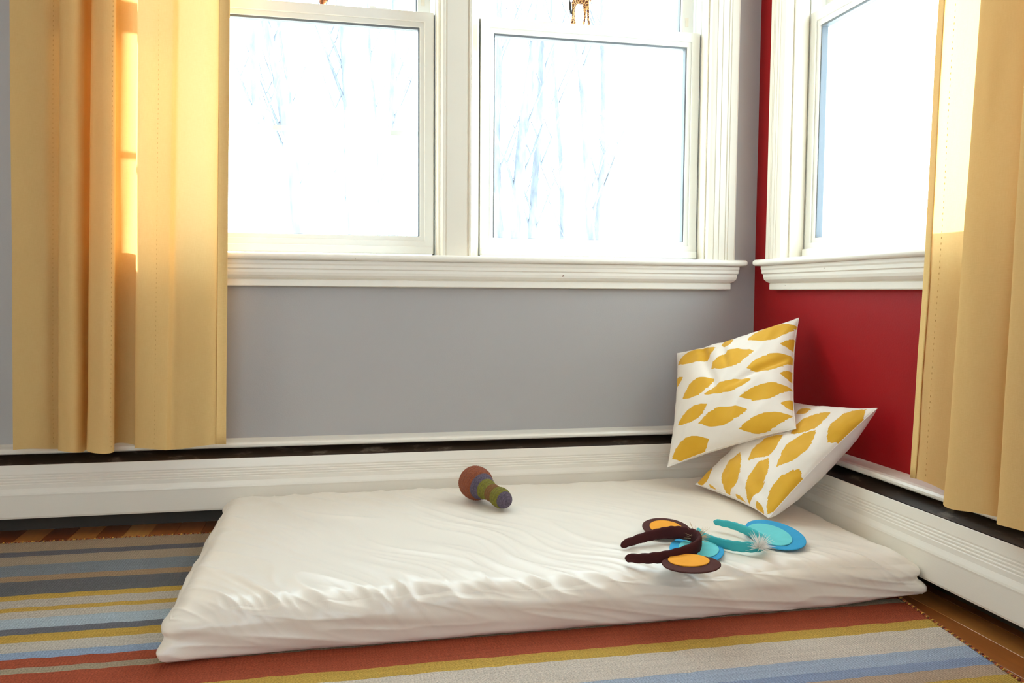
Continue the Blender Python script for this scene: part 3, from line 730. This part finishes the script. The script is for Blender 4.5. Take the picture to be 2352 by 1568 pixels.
# ---------------------------------------------------------------- headbands
def felt(name, col): return simple(name, col, .9, .10, 40, .35, 500, .0008, .15)
F_BROWN = felt('brown_felt', sl(84, 50, 46)); F_VELVET = felt('brown_velvet', sl(70, 34, 34)); F_ORANGE = felt('orange_felt', sl(240, 164, 58))
F_TEAL = felt('teal_cloth', sl(72, 178, 182)); F_AQUA = felt('aqua_foam', sl(112, 206, 208)); F_BLUE = felt('blue_foam', sl(64, 160, 206))
F_WHITE = simple('white_fluff', sl(240, 238, 232), .9, .03); F_TAN = simple('tan_fluff', sl(214, 180, 140), .9, .05)

def band(path, hw, z0, parent, mat, inv, thick=.0035, tilt=0.0):
    C = catmull(path, 10); n = len(C); rings = []; K = 12
    rowsP = np.zeros((n, K + 1, 3))
    for i in range(n):
        tng = C[min(i + 1, n - 1)] - C[max(i - 1, 0)]; tng /= np.linalg.norm(tng); nr = np.array([-tng[1], tng[0]])
        f = i / (n - 1); w = hw * (.52 + .48 * math.sin(math.pi * f) ** .8); e = min(1, math.sqrt(max(0, min(f, 1 - f) / .025))) ; e = max(e, .12)
        for k in range(K + 1):
            a = 2 * math.pi * k / K; lx = thick * e * math.copysign(abs(math.cos(a)) ** .7, math.cos(a)); lz = w * e * math.copysign(abs(math.sin(a)) ** .7, math.sin(a))
            lz += .0006 * math.sin(f * 130 + k)
            zc = z0(f) + w
            rowsP[i, k] = (C[i, 0] + nr[0] * (lx + tilt * lz), C[i, 1] + nr[1] * (lx + tilt * lz), zc + lz)
    me = grid_mesh('band', rowsP); o = obj('band', me, mat, parent); o.matrix_parent_inverse = inv
    return o

def disc(name, c, ax, a, b, th, mat, parent, inv, slope=(0, 0), squash=0.0):
    """flat felt oval: centre c, long axis direction ax, semi-axes a,b, tilted by slope"""
    ax = np.array(ax, float); ax /= np.linalg.norm(ax); pr = np.array([-ax[1], ax[0]]); bm = bmesh.new(); n = 48; R = []
    for zz, k in ((0, .985), (th * .3, 1.0), (th * .8, 1.0), (th, .98)):
        ring_ = []
        for i in range(n):
            t = 2 * math.pi * i / n; rr = k * (1 + squash * math.cos(t) ** 3)
            p = ax * a * math.cos(t) * rr + pr * b * math.sin(t) * rr * (1 + .25 * squash * math.cos(t))
            ring_.append(bm.verts.new((c[0] + p[0], c[1] + p[1], c[2] + zz + slope[0] * p[0] + slope[1] * p[1])))
        R.append(ring_)
    for u, w in zip(R, R[1:]):
        for i in range(n): bm.faces.new((u[i], u[(i + 1) % n], w[(i + 1) % n], w[i]))
    bm.faces.new(R[0][::-1]); bm.faces.new(R[-1])
    o = obj(name, bm, mat, parent); o.matrix_parent_inverse = inv if inv is not None else Matrix()
    return o

def fluff(c, rad, nstr, mat, parent, inv, seed):
    bm = bmesh.new(); q = random.Random(seed)
    for i in range(nstr):
        a = q.uniform(0, 2 * math.pi); e = q.uniform(-.1, 1.2); L = rad * q.uniform(.5, 1.25)
        d = Vector((math.cos(a) * math.cos(e), math.sin(a) * math.cos(e), math.sin(e))); s = Vector((q.uniform(-1, 1), q.uniform(-1, 1), q.uniform(-.6, .6))) * rad * .25
        p0 = Vector(c) + d * rad * .1; tube(bm, [p0, p0 + d * L * .55 + s * .4, p0 + d * L + s], [.00045, .0004, .0001], 4, False)
    o = obj('fluff', bm, mat, parent); o['kind'] = 'stuff'; o.matrix_parent_inverse = inv; return o

def headbands():
    # brown headband with round orange-centred ears
    r = empty('ear_headband', (-.58, -.75, TOPZ)); inv = Matrix.Translation(-r.location)
    path = [(-.6484, -.7140), (-.6031, -.6944), (-.5628, -.6844), (-.5300, -.6880), (-.5085, -.715), (-.5060, -.748), (-.5225, -.7800), (-.5560, -.8040), (-.5995, -.8150), (-.6367, -.8060), (-.6654, -.7840)]
    band(path, .0132, lambda f: TOPZ + .001 + .008 * math.sin(math.pi * f), r, F_VELVET, inv, .0042)
    e = disc('ear', (-.524, -.634, TOPZ + .010), (1, .1), .048, .047, .003, F_BROWN, r, inv, (0, .14)); disc('ear_centre', (-.525, -.638, TOPZ + .0126), (1, .1), .033, .035, .002, F_ORANGE, e, None, (0, .14))
    e = disc('ear', (-.570, -.856, TOPZ + .014), (1, .25), .051, .049, .003, F_BROWN, r, inv, (.02, -.03)); disc('ear_centre', (-.569, -.843, TOPZ + .0168), (1, .25), .036, .035, .002, F_ORANGE, e, None, (.02, -.03))
    tag(r, 'brown velvet headband with round orange-centred felt ears lying on the mattress', 'headband', 'animal ear headbands')
    # blue headband with oval ears
    r = empty('ear_headband', (-.41, -.70, TOPZ)); inv = Matrix.Translation(-r.location)
    path = [(-.4161, -.6220), (-.3891, -.6489), (-.3735, -.6884), (-.3680, -.7244), (-.3760, -.7570), (-.4010, -.7760), (-.4370, -.7660), (-.4600, -.7321), (-.4680, -.6859), (-.4578, -.6379)]
    band(path, .0105, lambda f: TOPZ + .0005 + .010 * max(0, 1 - f * 3), r, F_TEAL, inv, .0036)
    e = disc('ear', (-.322, -.702, TOPZ + .005), (.12, 1), .090, .050, .003, F_BLUE, r, inv, (.08, .02), .06); disc('ear_centre', (-.334, -.700, TOPZ + .0072), (.10, 1), .066, .036, .0022, F_AQUA, e, None, (.08, .02))
    e = disc('ear', (-.509, -.745, TOPZ + .0006), (.45, 1), .080, .050, .003, F_BLUE, r, inv, (0, 0), .05); disc('ear_centre', (-.505, -.746, TOPZ + .0036), (.45, 1), .056, .037, .0022, F_AQUA, e, None)
    fluff((-.400, -.781, TOPZ + .010), .024, 260, F_WHITE, r, inv, 1); fluff((-.497, -.722, TOPZ + .014), .024, 90, F_TAN, r, inv, 2)
    tag(r, 'turquoise headband with large blue oval ears and white fluff beside the lower pillow', 'headband', 'animal ear headbands')
headbands()

# ---------------------------------------------------------------- knitted rattle
def knit(name, c0, c1, s=1.0):
    N = NT(name); v = N.coord('Object', (1, 1, 1))
    vo = N.n('TexVoronoi'); vo.inputs['Scale'].default_value = 420 * s; N.L(v, vo.inputs['Vector'])
    wv = N.n('TexWave'); wv.bands_direction = 'Z'; wv.inputs['Scale'].default_value = 130; wv.inputs['Distortion'].default_value = 3; wv.inputs['Detail Scale'].default_value = 30; N.L(v, wv.inputs['Vector'])
    n = N.noise(v, 260, 3)
    c = N.mix(n, c0, c1); c = N.mix(N.math('MULTIPLY', wv.outputs[1], .35), c, scl(c0, .45))
    h = N.math('ADD', N.math('SUBTRACT', 1.0, vo.outputs[0]), wv.outputs[1])
    return N.done(N.bsdf(c, .9, N.bump(h, .9, .0022), .15, Sheen_Weight=.2))
K_OR = knit('rust_knit', sl(156, 62, 26), sl(226, 122, 66)); K_PU = knit('purple_knit', sl(52, 36, 66), sl(170, 146, 170)); K_GR = knit('green_knit', sl(112, 108, 14), sl(206, 194, 52)); K_MX = knit('rust_green_knit', sl(140, 116, 26), sl(198, 100, 46))
def rattle():
    TOPZ = top_z(-.90, -.78, -.45, -.26) + .0005
    A = Vector((-.862, -.288, TOPZ + .0385)); Bp = Vector((-.800, -.432, TOPZ + .0180)); z = (Bp - A).normalized(); L = (Bp - A).length
    M = z.to_track_quat('Z', 'Y').to_matrix().to_4x4(); M.translation = A; M = M @ Matrix.Scale(1.12, 4)
    root = empty('knitted_rattle'); root.matrix_world = M
    def lathe(name, prof, mat):
        bm = bmesh.new(); n = 144; R = []
        pr = catmull(prof, 10)
        for s, rr in pr:
            row = math.floor(s / .0036); bump = .0009 * abs(math.sin(math.pi * s / .0036)) * min(1, rr / .008); st = max(8, int(rr / .0006))
            q = [rr + bump + .0004 * min(1, rr / .008) * math.sin(2 * math.pi * i / n * 36 + row * math.pi) for i in range(n)]
            R.append([bm.verts.new((q[i] * math.cos(2 * math.pi * i / n), q[i] * math.sin(2 * math.pi * i / n), s)) for i in range(n)])
        for u, w in zip(R, R[1:]):
            for i in range(n): bm.faces.new((u[i], u[(i + 1) % n], w[(i + 1) % n], w[i]))
        bmesh.ops.remove_doubles(bm, verts=bm.verts[:], dist=1e-6)
        return obj(name, bm, mat, root, smooth=True)
    o = -.022
    lathe('head', [(o, 0.0002), (o + .0015, .012), (o + .008, .024), (o + .018, .0315), (o + .030, .034), (o + .042, .0335), (o + .050, .0310), (o + .055, .0275), (o + .054, .023)], K_OR)
    lathe('collar', [(o + .048, .026), (o + .056, .0268), (o + .064, .0245), (o + .070, .021), (o + .073, .017)], K_PU)
    lathe('neck', [(o + .066, .019), (o + .072, .0205), (o + .079, .0195), (o + .085, .0175), (o + .092, .0165), (o + .096, .016)], K_GR)
    lathe('handle_band', [(o + .091, .0160), (o + .095, .0172), (o + .103, .0168), (o + .110, .0172), (o + .113, .0160)], K_MX)
    lathe('grip', [(o + .110, .0160), (o + .114, .0180), (o + .122, .0195), (o + .131, .0190), (o + .137, .0170)], K_GR)
    lathe('end_cap', [(o + .133, .0165), (o + .140, .0160), (o + .147, .0125), (o + .151, .0065), (o + .152, .0002)], K_PU)
    tag(root, 'small knitted rattle in rust, purple and green lying on the mattress', 'toy')
rattle()

# ---------------------------------------------------------------- figurines on the sash rails
def giraffe():
    x0, y0, z0 = -.510, .070, 1.3225
    root = empty('giraffe_figurine', (x0, y0, z0))
    bm = bmesh.new(); V = Vector
    for dx, dy, kx, kz in ((-.024, -.007, -.021, .032), (-.012, .007, -.015, .030), (.012, .007, .017, .030), (.024, -.007, .022, .030)):
        tube(bm, [V((dx, dy, 0)), V((dx, dy, .004)), V((dx + (kx - dx) * .7, dy, .015)), V((kx, dy, kz)), V((kx * .95, dy * .9, .052)), V((kx * .85, dy * .5, .070))], [.0052, .0042, .0035, .0038, .0055, .0090], 10)
    tube(bm, [V((-.030, 0, .074)), V((-.024, 0, .073)), V((-.008, 0, .070)), V((.010, 0, .071)), V((.024, 0, .076)), V((.030, 0, .085))], [.006, .011, .0125, .0135, .0130, .009], 14)
    tube(bm, [V((.022, 0, .078)), V((.030, 0, .098)), V((.038, 0, .130)), V((.044, 0, .160)), V((.047, 0, .172))], [.012, .0085, .0065, .0058, .0065], 12)
    tube(bm, [V((.043, 0, .176)), V((.052, 0, .174)), V((.064, 0, .168)), V((.071, 0, .165))], [.0065, .0072, .0052, .004], 12)
    for s in (-1, 1):
        tube(bm, [V((.046, s * .003, .178)), V((.044, s * .0035, .190))], [.0018, .0024], 8); tube(bm, [V((.043, s * .005, .176)), V((.040, s * .013, .180))], [.003, .0012], 8)
    N = NT('giraffe_coat'); v = N.coord('Object')
    vo = N.n('TexVoronoi'); vo.feature = 'DISTANCE_TO_EDGE'; vo.inputs['Scale'].default_value = 105; N.L(v, vo.inputs['Vector'])
    c = N.mix(N.math('GREATER_THAN', vo.outputs['Distance'], .085), sl(236, 190, 120), N.mix(N.noise(v, 50), sl(90, 44, 22), sl(130, 70, 36)))
    b = obj('body', bm, N.done(N.bsdf(c, .4)), root, smooth=True)
    rm = b.modifiers.new('unify', 'REMESH'); rm.mode = 'VOXEL'; rm.voxel_size = .0012; rm.use_smooth_shade = True
    bm = bmesh.new(); tube(bm, [V((-.031, 0, .078)), V((-.0305, -.005, .060)), V((-.0300, -.007, .042)), V((-.0275, -.008, .030)), V((-.0260, -.008, .026))], [.0028, .0028, .0032, .0036, .001], 8)
    obj('tail', bm, simple('dark_tail', sl(52, 46, 42), .6), root, smooth=True)
    bm = bmesh.new(); R = [[bm.verts.new((-.029 + .004 * math.cos(t), -.0145 + dy, .062 + .006 * math.sin(t))) for t in [2 * math.pi * i / 20 for i in range(20)]] for dy in (0, .001)]
    for i in range(20): bm.faces.new((R[0][i], R[0][(i + 1) % 20], R[1][(i + 1) % 20], R[1][i]))
    bm.faces.new(R[0]); bm.faces.new(R[1]); obj('price_sticker', bm, simple('sticker_white', sl(245, 245, 245), .5, .01), root)
    tag(root, 'spotted giraffe figurine standing on the right window sash rail', 'figurine')
giraffe()
def bird():
    x0, y0, z0 = -1.204, .070, 1.3225
    root = empty('animal_figurine', (x0, y0, z0)); V = Vector; bm = bmesh.new()
    tube(bm, [V((.0, 0, 0)), V((-.002, 0, .006)), V((.002, 0, .016)), V((.008, 0, .034)), V((.018, 0, .055)), V((.030, 0, .072)), V((.038, 0, .086))], [.004, .0075, .011, .013, .018, .016, .010], 14)
    tube(bm, [V((.036, 0, .082)), V((.044, 0, .098)), V((.052, 0, .101)), V((.064, 0, .096))], [.011, .0115, .009, .002], 14)
    N = NT('brown_plumage'); v = N.coord('Object', (1, 1, .35)); c = N.ramp(N.noise(v, 160, 3), [(.35, sl(96, 48, 22)), (.55, sl(178, 98, 48)), (.7, sl(214, 140, 80))])
    b = obj('body', bm, N.done(N.bsdf(c, .5)), root, smooth=True)
    rm = b.modifiers.new('unify', 'REMESH'); rm.mode = 'VOXEL'; rm.voxel_size = .0013; rm.use_smooth_shade = True
    bm = bmesh.new(); tube(bm, [V((.007, -.004, .0005)), V((.0105, -.005, .006)), V((.014, -.005, .018)), V((.020, -.004, .034))], [.0012, .001, .001, .001], 6)
    obj('leg', bm, simple('dark_wire', sl(60, 44, 36), .5), root, smooth=True)
    tag(root, 'orange-brown animal figurine on the left window sash rail, nearly all above the picture edge', 'figurine')
bird()
